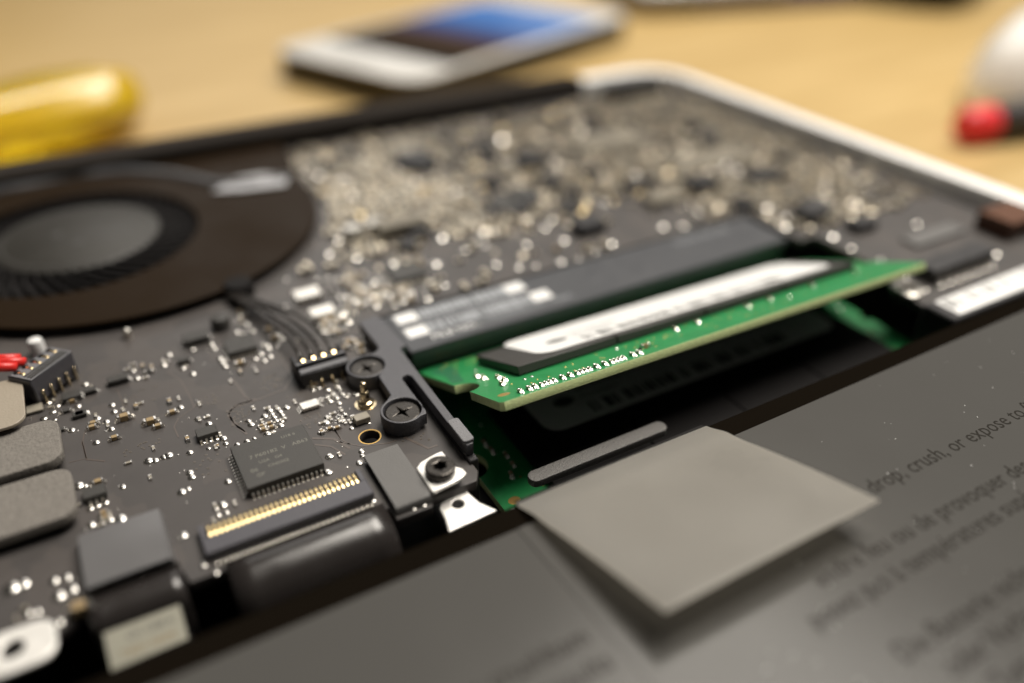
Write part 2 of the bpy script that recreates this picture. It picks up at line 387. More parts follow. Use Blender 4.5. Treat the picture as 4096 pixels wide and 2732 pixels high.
# copper pours and broad traces under the mask, each a thin raised strip
def strip(pts, wd, z=0.022, name='trace', m='trace'):
    b = MB(); n = len(pts); L_, R_ = [], []
    for i, p in enumerate(pts):
        a = Vector(pts[max(i - 1, 0)]); c = Vector(pts[min(i + 1, n - 1)]); d = (c - a).normalized(); nn = Vector((-d.y, d.x)) * wd / 2
        L_.append((p[0] + nn.x, p[1] + nn.y)); R_.append((p[0] - nn.x, p[1] - nn.y))
    v = [(x, y, z) for x, y in L_] + [(x, y, z) for x, y in R_] + [(x, y, 0.002) for x, y in L_] + [(x, y, 0.002) for x, y in R_]
    fs = []
    for i in range(n - 1):
        fs += [(i, i + 1, n + i + 1, n + i), (2 * n + i, 2 * n + i + 1, i + 1, i), (n + i, n + i + 1, 3 * n + i + 1, 3 * n + i)]
    b.geom(v, fs); return rel(b.build(name, m, brd))
for pts, wd in (
    ([(15.48, 87.41), (15.49, 84.01), (15.54, 81.81), (13.93, 79.59), (12.13, 79.35), (9.68, 79.02)], .22),
    ([(16.93, 98.54), (17.43, 94.26), (17.74, 89.68), (17.46, 87.74)], .2),
    ([(2.44, 90.34), (3.52, 87.59), (3.83, 83.83), (3.86, 81.37), (1.90, 80.13), (1.17, 78.73), (1.27, 76.68)], .16),
    ([(9.03, 84.98), (9.50, 80.35), (10.02, 79.32), (8.22, 79.37), (7.09, 78.34), (7.06, 76.05), (7.92, 74.00)], .24),
    ([(10.50, 79.42), (8.86, 79.38), (7.69, 79.08), (6.91, 77.90), (7.17, 76.56), (7.50, 74.96), (7.96, 73.43)], .3),
    ([(16.61, 69.39), (16.74, 67.44), (17.25, 66.18)], .16), ([(14.01, 69.24), (16.05, 67.96), (17.03, 65.58)], .35),
    ([(13.92, 68.07), (15.39, 66.87), (16.25, 64.84)], .25),
    ([(-8.07, 81.19), (-8.01, 79.82), (-7.94, 77.90), (-9.59, 78.14)], .14), ([(-7.95, 77.79), (-6.22, 76.46)], .2),
    ([(-3.43, 89.47), (-3.29, 87.63), (-3.21, 85.39)], .14), ([(-7.60, 82.83), (-7.99, 81.09), (-7.90, 77.92)], .14),
    ([(16.40, 67.16), (18.25, 65.30), (21.11, 64.32), (21.92, 64.35)], .16), ([(16.63, 69.52), (16.62, 67.53)], .16),
    ([(23.96, 123.82), (27.28, 117.49), (32.42, 111.53), (36.86, 111.42)], .5), ([(38.14, 108.27), (46.09, 103.15), (52.85, 106.06)], .5),
    ([(22.84, 64.42), (24.41, 61.39), (25.48, 61.41)], .3)):
    strip(pts, wd)
# via dots
vb = MB()
rv = random.Random(3)
def vias(cx, cy, w_, h_, n):
    for _ in range(n):
        vb.lathe((cx + rv.uniform(-w_, w_), cy + rv.uniform(-h_, h_), 0.002), [(.16, 0), (.14, .03), (.05, .03), (.04, .005)], 6)
for (x, y), w_, h_, n in ((( 12.68, 81.85 ), 1.5, 1.5, 34), ((8.08, 77.37), 1.2, 1.8, 34), ((5.25, 82.03), 1.6, 1.2, 22), ((23.89, 63.17), 1.4, .8, 8),
                          ((14.99, 72.22), 1.2, 1.2, 14), ((-1.31, 86.76), 2.2, 1.6, 16), ((-2.14, 77.12), 2.5, 1.2, 14), ((-4.76, 94.17), 2.5, 1.5, 14), ((14.90, 76.54), 1.5, 2, 12), ((3.60, 70.41), 2, 2.5, 18)):
    vias(x, y, w_, h_, n)
vo_ = rel(vb.build('via_field', 'via', brd)); vo_['kind'] = 'stuff'

# ------------------------------------------------------------------ small parts soldered to the board
def solder_mesh():
    b = MB(); b.lathe((0, 0, 0), [(.40, 0), (.40, .03), (.36, .085), (.25, .14), (.12, .165), (0.0, .172)], 12); return b.mesh('solder_joint', 'solder', True)
def cap_mesh(name, body, L_=1.0, W_=.52, H_=.5):
    b = MB(); b.box((0, 0, H_ / 2), (L_ * .52, W_ * .96, H_ * .96), mi=0, bev=.03)
    for s in (-1, 1):
        b.box((s * L_ * .385, 0, H_ / 2), (L_ * .26, W_, H_), mi=1, bev=.06)
        b.geom([(s * L_ * .51, -W_ * .45, H_ * .55), (s * L_ * .51, W_ * .45, H_ * .55), (s * L_ * .74, W_ * .5, 0.01), (s * L_ * .74, -W_ * .5, 0.01), (s * L_ * .49, -W_ * .5, 0.01), (s * L_ * .49, W_ * .5, 0.01)],
               [(0, 1, 2, 3), (0, 3, 4), (1, 5, 2)], 1)
    return b.mesh(name, [body, 'solder'], 40)
ME = {'solder_joint': solder_mesh(), 'capacitor': cap_mesh('capacitor', 'ceramic'), 'resistor': cap_mesh('resistor', 'chip', 1.0, .52, .34), 'inductor': cap_mesh('inductor', 'ceramic2', 1.0, .6, .55)}
def comp(kind, xy, s=1.0, rz=0.0, sz=None, z=0.0):
    o = place(ME[kind], kind, brd, (xy[0], xy[1], z), rz, (s, s, s if sz is None else sz)); return rel(o)
HP = math.pi / 2
SOLDER = [(3.23, 93.98, 0.85), (2.27, 91.84, 0.85), (4.20, 90.05, 0.85), (5.04, 88.21, 0.85), (-1.04, 90.61, 0.85), (-6.65, 92.36, 0.85), (-11.42, 92.03, 0.85), (-10.75, 90.62, 0.85), (-9.89, 89.45, 0.85), (-10.42, 88.44, 0.85), (-7.82, 88.15, 0.85), (-11.39, 87.60, 0.85), (-10.31, 86.75, 0.50), (-7.10, 86.43, 0.85), (-4.37, 86.43, 0.85), (-4.31, 84.96, 0.85), (-6.11, 84.59, 0.85), (-5.31, 83.45, 0.85), (-4.98, 81.79, 0.85), (-8.83, 83.76, 0.85), (-6.70, 80.15, 0.85), (2.47, 82.06, 0.85), (3.76, 78.86, 0.85), (4.80, 78.84, 0.85), (4.69, 77.42, 0.85), (6.07, 93.82, 0.85), (8.43, 93.81, 0.85), (8.52, 92.58, 0.85), (8.69, 89.87, 0.85), (8.74, 88.86, 0.85), (8.84, 87.82, 0.85), (12.00, 95.01, 0.85), (14.24, 99.62, 0.85), (13.61, 96.49, 0.85), (13.93, 94.23, 0.85), (1.86, 73.40, 0.85), (-1.58, 73.92, 0.85), (-2.21, 74.18, 1.10), (-0.20, 74.05, 1.10), (-0.71, 74.04, 0.85), (-1.22, 92.51, 0.70), (1.23, 70.15, 0.90), (8.70, 75.68, 0.70), (8.79, 74.91, 0.90), (10.49, 75.65, 0.90), (11.28, 76.41, 0.85), (11.33, 75.64, 0.70), (11.39, 74.94, 0.70), (11.44, 74.19, 0.70), (12.19, 76.36, 0.70), (12.25, 75.65, 0.75), (12.31, 74.95, 0.70), (12.32, 74.21, 0.70), (11.90, 73.79, 0.70), (11.63, 73.10, 0.90), (13.12, 75.97, 0.90), (9.94, 72.41, 0.95), (10.63, 72.46, 0.60), (7.65, 72.22, 0.80), (6.59, 72.22, 0.75), (8.46, 72.38, 0.50), (4.36, 66.85, 0.85), (14.70, 65.41, 1.05), (13.74, 63.10, 1.10), (16.63, 71.89, 0.85), (16.19, 71.02, 0.95), (17.85, 70.41, 0.90), (17.82, 71.61, 0.50), (18.54, 71.60, 0.50), (5.54, 73.00, 0.70), (5.52, 73.99, 0.95), (4.81, 74.33, 0.70), (3.74, 73.12, 0.60), (4.13, 74.35, 0.70), (3.47, 74.42, 0.70), (19.54, 76.94, 0.85), (18.32, 76.99, 0.90), (16.78, 77.74, 0.70), (17.56, 77.81, 0.60), (19.59, 76.27, 0.60), (18.58, 75.96, 0.65), (19.61, 75.37, 0.65), (19.85, 74.49, 0.60), (17.82, 75.52, 0.85), (17.86, 74.63, 0.90), (18.75, 74.86, 0.70), (18.66, 73.81, 0.70), (18.46, 75.40, 0.60), (20.97, 74.35, 0.85), (16.63, 72.00, 0.75), (16.20, 71.09, 1.00), (17.85, 70.38, 0.85), (17.94, 64.45, 0.75), (17.08, 62.81, 0.80), (20.37, 68.61, 0.50), (18.37, 68.73, 0.70), (13.41, 88.33, 0.85), (14.32, 87.24, 0.85), (13.38, 86.64, 0.85), (12.53, 87.68, 0.85), (14.61, 89.11, 0.85), (14.64, 89.98, 0.85), (13.87, 94.26, 0.85), (16.82, 91.79, 0.85), (16.84, 90.55, 0.85), (15.69, 89.09, 0.60), (16.11, 90.05, 0.60), (19.52, 98.50, 0.60), (-9.05, 73.72, 1.25), (-8.45, 73.38, 0.60), (-5.15, 71.36, 0.70), (-0.06, 67.62, 1.00), (0.58, 67.75, 0.70), (1.27, 69.36, 0.90), (3.10, 63.70, 1.10), (2.40, 63.50, 0.60), (2.42, 62.50, 0.65), (3.20, 62.51, 0.60), (-1.08, 61.45, 0.95), (-5.95, 66.68, 1.30), (-8.34, 69.68, 0.80), (-7.71, 69.78, 0.80), (-6.97, 69.83, 0.80), (-8.51, 67.24, 0.90), (-7.63, 66.99, 0.80), (-6.86, 67.07, 0.80), (-7.61, 67.88, 0.70), (-6.92, 67.88, 0.70), (-7.72, 73.47, 0.70), (-6.85, 73.40, 0.60), (-0.15, 56.84, 0.70), (0.63, 55.38, 0.70), (-15.45, 62.50, 1.60), (-14.56, 62.50, 1.30), (-12.13, 61.54, 0.95), (-11.12, 61.39, 0.90), (-11.90, 59.50, 1.20), (-10.83, 59.71, 1.20), (-14.32, 58.79, 0.80), (-13.67, 58.58, 0.80), (-12.87, 56.58, 0.90), (-12.12, 56.46, 0.90), (18.00, 64.61, 0.70), (17.79, 63.78, 0.70), (17.13, 62.92, 0.80), (19.33, 53.91, 0.70), (20.45, 53.87, 0.70), (16.27, 56.92, 0.80)]
for x, y, s in SOLDER: comp('solder_joint', (x, y), s * 1.25)
CAPS = [('capacitor', -6.80, 82.93, 1.00, 0), ('capacitor', -6.61, 83.61, 1.00, 0), ('capacitor', 1.47, 81.31, 1.00, 0), ('capacitor', -0.39, 79.51, 1.00, 0), ('capacitor', -4.87, 79.74, 1.00, 0), ('capacitor', -8.30, 89.27, 1.00, 0), ('capacitor', -3.44, 82.88, 1.50, 0), ('capacitor', -0.97, 80.69, 1.40, 0), ('capacitor', 10.60, 87.24, 1.20, 0), ('capacitor', 1.57, 83.65, 0.85, 1), ('capacitor', -1.96, 84.57, 0.85, 1), ('capacitor', -0.03, 92.74, 0.80, 1), ('capacitor', 0.90, 91.94, 0.80, 1), ('capacitor', 10.19, 85.56, 0.80, 1), ('capacitor', 2.06, 75.69, 0.80, 1), ('capacitor', 13.61, 99.67, 0.90, 1), ('capacitor', 13.25, 97.54, 0.90, 1), ('resistor', 0.46, 91.23, 1.00, 0), ('resistor', -9.02, 87.64, 1.10, 0), ('resistor', -9.85, 84.22, 1.00, 0), ('capacitor', 9.70, 73.85, 0.75, 0), ('capacitor', 9.73, 73.19, 0.75, 0), ('capacitor', 10.56, 73.88, 0.75, 0), ('capacitor', 10.61, 73.14, 0.75, 0), ('capacitor', 16.14, 69.67, 0.75, 0), ('capacitor', 16.93, 69.41, 0.75, 0), ('capacitor', 15.24, 69.62, 0.70, 1), ('capacitor', 4.69, 72.91, 0.60, 1), ('capacitor', 15.81, 93.34, 1.00, 0), ('capacitor', 15.89, 90.95, 1.20, 0), ('capacitor', 17.39, 78.67, 0.90, 0), ('capacitor', 24.66, 82.23, 0.90, 0), ('resistor', 15.23, 69.62, 0.70, 0), ('resistor', 16.90, 69.44, 0.70, 0), ('resistor', 16.19, 69.62, 0.65, 0), ('resistor', 17.73, 71.25, 0.60, 0), ('resistor', 18.40, 71.10, 0.60, 0), ('resistor', 19.28, 78.51, 0.60, 0), ('inductor', 19.03, 69.93, 0.90, 1), ('capacitor', -7.27, 68.25, 0.80, 0), ('capacitor', -7.20, 67.56, 0.80, 0), ('capacitor', -7.22, 73.09, 1.10, 0), ('capacitor', -10.38, 56.80, 2.00, 0)]
for k, x, y, s, r in CAPS: comp(k, (x, y), s, r * HP)

def ic(name, cx, cy, w_, l_, h_, pins=(), pitch=.5, m='chip', pm='tin', plen=.45, z=0.0, pw=.22, rz=0, dot=False, lift=.1):
    """chip body with legs on the sides listed in pins (n, s, e, w)"""
    o = rel(MB().box((0, 0, h_ / 2 + lift), (w_, l_, h_ - lift), bev=.06).build(name, m, brd, loc=(cx, cy, z), rz=rz))
    for sd in pins:
        ln = w_ if sd in 'ns' else l_
        n = int((ln - pitch) / pitch) + 1
        pmsh = None
        for i in range(n):
            u = (i - (n - 1) / 2) * pitch
            if pmsh is None:
                b = MB(); b.geom([(-pw / 2, -.05, h_ * .45), (pw / 2, -.05, h_ * .45), (pw / 2, plen * .45, h_ * .42), (-pw / 2, plen * .45, h_ * .42), (pw / 2, plen * .6, .05), (-pw / 2, plen * .6, .05), (pw / 2, plen, .03), (-pw / 2, plen, .03),
                                   (-pw / 2, -.05, h_ * .45 - .1), (pw / 2, -.05, h_ * .45 - .1)], [(0, 1, 2, 3), (3, 2, 4, 5), (5, 4, 6, 7), (8, 9, 1, 0)])
                pmsh = b.mesh('leg', pm)
            p = bpy.data.objects.new('leg', pmsh); link(p, o)
            x, y, a = {'n': (u, l_ / 2, 0), 's': (-u, -l_ / 2, math.pi), 'e': (w_ / 2, u, -HP), 'w': (-w_ / 2, u, HP)}[sd]
            p.location = (x * S, y * S, 0); p.rotation_euler.z = a
    if dot:
        d = MB().lathe((-w_ / 2 + .8, -l_ / 2 + .8, h_ + .052), [(.22, .0), (.22, .006), (0, .006)], 12).build('pin_mark', 'grey_ink', o)
    return o
chip = ic('memory_chip', 9.6, 67.0, 7.9, 7.3, 1.2, 'ws', .5, plen=.5, dot=False)
chip['label'] = 'large square chip with rows of legs and faint printing'
for s_, x, y, z_ in (('U18 6', 1.2, 2.3, .62), ('7 P60182  V   AB63', -2.6, .6, .78), ('USA   G4', -1.9, -.5, .62), ('06', -3.0, -1.5, .8), ('CN0302', -1.2, -1.5, .62), ('GP', -2.6, -2.4, .7)):
    o_ = text('printing', s_, (x, y, 1.2 + .056), z_, 'chip_print', chip)
ic('power_chip', *(11.53, 90.78), 3.6, 3.4, .9, 'wsn', .4, plen=.35, pw=.16)
ic('driver_chip', *(6.98, 95.52), 3.1, 2.0, .9, 'ew', .9, plen=.4)
ic('diode', *(-3.06, 90.81), 2.3, 1.2, .75, 'ew', .9, plen=.35, pw=.4)
ic('diode', *(-8.21, 89.98), 2.0, 1.4, .7, 'ew', .7, plen=.3, pw=.3)
ic('small_regulator', *(4.11, 75.28), 2.2, 1.5, .8, 's', .55, plen=.6, pw=.26)
ic('small_regulator', *(-7.65, 71.23), 2.1, 1.6, .8, 's', .55, plen=.6, pw=.26)
ic('transistor', *(4.59, 91.25), 1.5, .9, .6, 'ew', .5, plen=.3)
ic('transistor', *(-6.21, 90.21), 1.3, .9, .6, 'ew', .5, plen=.3)
ic('transistor', *(-7.62, 86.04), 1.2, .9, .5, 'ew', .5, plen=.3)
ic('transistor', *(-7.87, 86.01), 1.2, .9, .5, 'ew', .5, plen=.3)
ic('sense_resistor', *(15.49, 74.67), 2.1, 1.35, .5, 'ew', .38, m='tin', plen=.4, pw=.22)
ic('filter_block', *(-12.16, 89.74), 1.7, 1.5, .4, 'ew', .42, m='ceramic2', plen=.3, pw=.24)
ic('ferrite_block', *(19.78, 69.24), 1.7, 1.2, .8, '', m='ceramic2')
ic('crystal_can', *(23.28, 93.47), 3.3, 2.4, .9, 'w', .6, m='tin', plen=.3)
ic('crystal_can', *(22.96, 99.22), 3.6, 2.6, .9, 'w', .6, m='tin', plen=.3)
# inductor drum, round-headed posts
def post(name, xy, r, h, m, z=0): return rel(MB().lathe((xy[0], xy[1], z), [(r, 0), (r, h * .7), (r * .85, h * .93), (r * .5, h), (0, h)], 18).build(name, m, brd, 40))
post('coil', (10.55, 97.36), 1.25, 1.7, 'chip')
post('test_post', (-0.63, 100.93), .52, 1.3, 'tin')
for xy, r, h in (((35.28, 114.32), 1.7, 2.2), ((39.55, 114.45), 1.9, 2.2)): post('mounting_post', xy, r, h, 'tin')
pin = rel(MB().lathe((21.3, 72.1, 0), [(1.25, .01), (1.25, .05), (.92, .06), (.92, .42), (.86, .5), (.57, .55), (.57, 1.7), (.5, 1.82), (.38, 1.9), (.38, 2.9), (.33, 3.05), (.2, 3.12), (0, 3.14)], 24).build('contact_pin', 'brass', brd, 50))
pin['label'] = 'upright stepped brass contact pin beside the bracket'
# ribbon socket with gold contacts
zif = rel(MB().box((8.4, 58.1, .5), (16.3, 2.3, 1.0), bev=.12).box((8.4, 60.35, .16), (16.0, 2.0, .3), bev=.04).box((.55, 60.2, .45), (.6, 1.9, .9), bev=.08).box((16.25, 60.2, .45), (.6, 1.9, .9), bev=.08).build('ribbon_socket', 'zif_plastic', brd, 40))
zif['label'] = 'long black ribbon socket with a row of gold contacts'
gb = MB()
gb.sheet([[(-.18, .95 * math.cos(a_), .32 * math.sin(a_) - .05), (-.12, .95 * math.cos(a_), .32 * math.sin(a_)), (.12, .95 * math.cos(a_), .32 * math.sin(a_)), (.18, .95 * math.cos(a_), .32 * math.sin(a_) - .05)] for a_ in [math.pi * k_ / 8 for k_ in range(9)]]); gm = gb.mesh('contact', 'gold', True)
tbm = MB(); tbm.lathe((0, 0, 0), [(.19, 0), (.19, .1), (.13, .26), (0, .3)], 8, sx=1, sy=2.0); tm = tbm.mesh('solder_tail', 'tin', True)
for i in range(30):
    p = bpy.data.objects.new('contact', gm); link(p, zif); p.location = ((1.15 + i * .4985) * S, 59.95 * S, .72 * S)
for i in range(31):
    p = bpy.data.objects.new('solder_tail', tm); link(p, zif); p.location = ((1.0 + i * .4985) * S, 56.3 * S, 0.02 * S)
# fan socket with four contacts
fs = rel(MB().box((18.9, 80.2, 1.25), (6.2, .5, 2.3), bev=.1).box((18.9, 79.2, 1.0), (6.2, 1.4, 1.8), bev=.12).box((18.9, 81.8, .5), (6.2, 2.8, .9), bev=.1).box((16.0, 81.2, 1.3), (.5, 2.6, 2.2), bev=.1).box((21.8, 81.2, 1.3), (.5, 2.6, 2.2), bev=.1).build('fan_socket', 'plastic', brd, 40))
MB().box((18.9, 80.2, 2.44), (6.0, .34, .1), bev=.03).build('lid', 'lid_grey', fs); MB().box((18.9, 79.3, 1.94), (5.8, .9, .1), bev=.03).build('lid', 'lid_grey', fs)
cm = MB().box((0, 0, 0), (.55, .9, .3), bev=.1).mesh('contact', 'gold', 40)
pm_ = MB().box((0, 0, .55), (.22, .22, 1.1), bev=.05).box((0, -.25, .06), (.3, .7, .12), bev=.03).mesh('solder_leg', 'brass', 40)
for i in range(4):
    p = bpy.data.objects.new('contact', cm); link(p, fs); p.location = ((17.0 + i * 1.28) * S, 81.0 * S, 2.0 * S); p.rotation_euler.x = R(25)
    p = bpy.data.objects.new('solder_leg', pm_); link(p, fs); p.location = ((16.9 + i * 1.28) * S, 78.3 * S, 0)
# socket for the red cable, set at an angle
rs = rel(MB().box((0, 0, 2.0), (6.4, 3.4, 3.2), bev=.15).build('cable_socket', 'zif_plastic', brd, 40, loc=(-10.4, 93.7, 0), rz=R(43)))
for i in range(5):
    u = (i - 2) * 1.2
    p = MB().box((0, 0, 0), (.28, .28, 1.9), bev=.06).build('solder_leg', 'brass', rs, loc=(u, -1.95, .95)); p = MB().box((0, 0, 0), (.34, .9, .2), bev=.06).build('contact', 'gold', rs, loc=(u, .35, 3.68))
MB().box((0, -.2, 3.64), (6.2, 3.0, .1), bev=.03).build('lid', 'lid_grey', rs)
for y_ in (-.55, -1.0, -1.4): MB().box((0, y_, 3.72), (5.6, .2, .14)).build('rib', 'chip', rs)
for i in range(5): MB().lathe((0, 0, 0), [(.38, 0), (.38, .03), (0, .03)], 14).build('keyhole', 'black', rs, loc=((i - 2) * 1.2, .95, 3.69))
post('white_block', (-11.00, 102.54), .9, 2.2, 'white')
# crumbs of solder and tiny passives between the larger parts
cr = MB(); rc = random.Random(31)
for (x0, y0, *_r) in SOLDER + [(c_[1], c_[2]) for c_ in CAPS]:
    for _ in range(2):
        if rc.random() < .5: continue
        x, y = x0 + rc.gauss(0, 1.3), y0 + rc.gauss(0, 1.3)
        if x > 20 or y < 58 or (x - 19.6) ** 2 + (y - 66.35) ** 2 < 4 or (5.2 < x < 14.2 and 62.8 < y < 71.2): continue
        q = rc.uniform(.25, .5)
        if rc.random() < .55: cr.lathe((x, y, 0), [(.3 * q, 0), (.24 * q, .1 * q), (0, .14 * q)], 8, mi=1)
        else:
            a = rc.choice([0, HP]); cr.box((x, y, .12), (.5, .28, .22), a, mi=0)
            for e in (-1, 1): cr.box((x + e * .3 * math.cos(a), y + e * .3 * math.sin(a), .12), (.14, .3, .24), a, mi=1)
cro = rel(cr.build('solder_crumbs', ['ceramic2', 'solder'], brd)); cro['kind'] = 'stuff'

# ------------------------------------------------------------------ far half of the board: dense rows of parts
FANC = (3.1, 134.6); FANR = 33.0
def free(x, y):
    if (x - FANC[0]) ** 2 + (y - FANC[1]) ** 2 < FANR ** 2: return False
    if x < 36 and y > 131: return False
    if 26 < x < 98.5 and y < 90.6: return False
    if x > 97 and y < 79: return False
    if x > 97 and y < 64: return False
    if x > 132 or y > 159: return False
    for (cx, cy, w_, l_) in BIG:
        if abs(x - cx) < w_ / 2 + .6 and abs(y - cy) < l_ / 2 + .6: return False
    return True
BIG = []
def big(name, xy, w_, l_, h_, m='chip', pins='', pitch=1.0):
    BIG.append((xy[0], xy[1], w_, l_)); return ic(name, xy[0], xy[1], w_, l_, h_, pins, pitch, m=m, pw=.4, plen=.6)
big('controller_chip', (37.62, 98.19), 5.2, 4.4, 1.0, pins='nsew', pitch=.8)
big('choke', (47.05, 170.20), 5.1, 4.9, 1.8, 'plastic'); big('choke', (57.00, 138.89), 6.6, 5.7, 2.0, 'plastic'); big('choke', (77.46, 167.43), 7.3, 6.4, 1.5, 'plastic')
big('choke', (71.07, 141.43), 7.3, 4.2, 1.3, 'plastic'); big('choke', (76.88, 128.47), 5.1, 4.9, 1.8, 'plastic'); big('choke', (69.68, 97.62), 4.8, 3.5, 1.8, 'plastic')
big('choke', (97.25, 102.06), 5.1, 4.2, 2.0, 'plastic'); big('choke', (110.78, 100.10), 7.3, 3.5, 1.4, 'plastic'); big('choke', (105.34, 83.31), 4.4, 4.2, 1.8, 'plastic')
big('choke', (98.28, 92.31), 3.2, 3.1, 1.3, 'plastic'); big('choke', (87.28, 108.55), 3.7, 3.5, 1.3, 'plastic'); big('choke', (109.33, 76.17), 4.4, 3.1, 1.5, 'plastic')
big('shield_can', (98.47, 131.77), 16, 8, .6, 'shield'); big('shield_can', (108.82, 112.85), 18, 7, .6, 'shield'); big('shield_can', (88.18, 101.03), 7.5, 3.8, 1.2, 'shield')
big('metal_sleeve', (42.71, 112.49), 8.0, 3.6, 2.2, 'shield')
big('driver_chip', (67.64, 115.02), 4.5, 4.5, .8, 'chip', 'nsew'); big('driver_chip', (109.89, 85.81), 5, 4, .8, 'chip', 'nsew'); big('driver_chip', (62.27, 113.00), 5, 5, .8, 'chip', 'nsew')
FARJ = [(21.74, 105.88, 0.90), (19.51, 98.55, 0.80), (25.74, 103.60, 0.90), (27.22, 103.28, 0.90), (28.39, 102.35, 1.00), (29.51, 101.97, 0.80), (31.00, 103.51, 1.00), (32.57, 102.08, 1.00), (33.03, 100.23, 1.00), (33.99, 99.68, 0.90), (31.57, 98.23, 0.90), (34.62, 97.77, 1.00), (37.34, 102.63, 2.00), (40.09, 102.18, 1.10), (41.68, 102.41, 1.00), (40.49, 100.28, 0.90), (42.95, 99.44, 2.20), (41.34, 92.92, 1.50), (50.92, 94.89, 1.60), (48.92, 101.49, 1.70), (52.62, 101.48, 1.20), (52.33, 103.48, 1.10), (53.83, 92.68, 1.10), (64.29, 96.67, 1.80), (59.84, 90.37, 1.20), (55.99, 91.45, 0.90), (48.79, 114.64, 1.30), (51.51, 111.05, 1.20), (49.28, 106.47, 0.90), (26.92, 97.17, 0.90), (26.81, 95.33, 0.90), (30.92, 92.52, 0.90), (32.75, 91.01, 1.00), (35.51, 93.25, 1.00), (38.26, 93.42, 0.90), (39.64, 95.17, 0.90), (28.13, 95.05, 1.40), (29.79, 96.51, 1.50), (29.77, 94.11, 1.40), (64.32, 96.52, 1.80), (70.23, 91.92, 2.00), (81.35, 92.90, 1.90), (101.84, 89.89, 2.40), (102.12, 85.47, 2.20), (98.85, 82.59, 2.20), (107.15, 81.91, 2.40), (102.84, 76.13, 2.40), (75.63, 121.43, 2.20), (89.77, 114.23, 1.30), (84.33, 91.53, 1.20), (90.26, 94.34, 1.30), (66.59, 91.00, 1.00), (68.70, 91.59, 1.00), (62.86, 90.23, 0.90), (60.04, 90.70, 1.40), (53.43, 92.25, 1.30), (55.92, 91.38, 1.00), (117.22, 101.19, 2.00), (119.95, 136.06, 2.60), (72.80, 132.01, 1.80), (99.45, 82.85, 1.80), (103.04, 76.29, 2.20), (102.19, 71.85, 1.60), (118.85, 72.50, 1.60), (101.41, 60.94, 0.90), (100.97, 57.37, 1.00), (120.10, 59.12, 1.80), (84.72, 91.25, 1.00), (103.08, 66.97, 1.00), (88.46, 68.31, 0.80)]
for x, y, s in FARJ: comp('solder_joint', (x, y), s)
ME['far_joint'] = ME['solder_joint'].copy(); ME['far_joint'].materials[0] = M['tin_dull']; ME['gold_joint'] = ME['solder_joint'].copy(); ME['gold_joint'].materials[0] = M['gold_dull']
def comp_far(kind, xy, s, r):
    if kind == 'solder_joint': return rel(place(ME['far_joint'], 'solder_joint', brd, (xy[0], xy[1], 0), r, (s, s, s)))
    return comp(kind, xy, s, r)
rf = random.Random(11)
clusters = [(rf.uniform(32, 129), rf.uniform(90, 155), rf.uniform(3, 9)) for _ in range(50)] + [(rf.uniform(100, 130), rf.uniform(80, 150), rf.uniform(4, 8)) for _ in range(24)]
# denser groups that show in the photograph
for cx, cy, r, n in ((29.42, 95.57, 2.2, 26), (30.19, 100.09, 3.5, 24), (32.83, 95.08, 3.4, 34), (40.99, 102.00, 3.2, 14), (35.96, 93.79, 2.8, 12), (37.30, 133.26, 6.5, 40), (56.67, 125.37, 9, 60), (59.53, 105.51, 6, 40), (38.66, 163.00, 8, 26), (53.78, 119.31, 8, 40),
                     (67.67, 105.49, 6, 36), (114.78, 89.69, 9, 50), (134.96, 83.99, 9, 40), (123.92, 94.82, 10, 44), (93.02, 91.03, 5, 20), (90.94, 94.33, 4, 16), (23.32, 89.63, 2.0, 20), (25.93, 91.72, 1.8, 14), (24.42, 84.97, 1.3, 9)):
    k = 0
    while k < n:
        x, y = rf.gauss(cx, r * .55), rf.gauss(cy, r * .55); k += 1
        if y > 77 and free(x, y) or (y < 86 and x < 26):
            (comp if y < 100 else comp_far)(rf.choice(['solder_joint', 'solder_joint', 'capacitor', 'capacitor', 'resistor']), (x, y), rf.uniform(.75, 1.35), rf.choice([0, HP]))
n = 0
fill = {k: MB() for k in ('a',)}
def stamp(b, x, y, kind, s, r):
    c_, s_ = math.cos(r), math.sin(r)
    L_, W_, H_ = (1.1 * s, .6 * s, .5 * s)
    if kind == 0: b.lathe((x, y, 0), [(.45 * s, 0), (.38 * s, .1 * s), (.2 * s, .17 * s), (0, .19 * s)], 8, mi=3)
    else:
        b.box((x, y, H_ / 2), (L_ * .5, W_, H_), r, mi=0 if kind == 1 else 2)
        for q in (-1, 1): b.box((x + q * L_ * .4 * c_, y + q * L_ * .4 * s_, H_ / 2 + .01), (L_ * .3, W_ * 1.04, H_), r, mi=1)
while n < 3400:
    cx, cy, r = rf.choice(clusters)
    x, y = rf.gauss(cx, r), rf.gauss(cy, r)
    if rf.random() < .25: x, y = rf.uniform(30, 132), rf.uniform(90, 158)
    if not free(x, y) or (y < 107 and x < 92 and rf.random() > .12): continue
    kind = rf.choice([0, 0, 1, 2, 2, 2]); s = rf.uniform(.8, 1.7); a = rf.choice([0, HP]); n += 1
    if n <= 260: comp_far(['solder_joint', 'capacitor', 'resistor'][kind], (x, y), s * .95, a)
    else: stamp(fill['a'], x, y, kind, s, a)
for _ in range(150):
    x, y = rf.uniform(34, 129), rf.uniform(104, 155)
    if free(x, y): s_ = rf.uniform(1.2, 2.4); rel(place(ME[rf.choice(['gold_joint', 'gold_joint', 'solder_joint'])], 'solder_joint', brd, (x, y, 0), 0, (s_, s_, s_ * 1.3)))
for _ in range(46):
    x, y = rf.uniform(38, 127), rf.uniform(104, 154)
    if free(x, y): ic('small_chip', x, y, rf.uniform(1.8, 4.2), rf.uniform(1.6, 3.2), rf.uniform(.8, 1.5), '', m='plastic')
fo = rel(fill['a'].build('tiny_components', ['ceramic2', 'tin_dull', 'chip', 'tin_dull'], brd)); fo['kind'] = 'stuff'
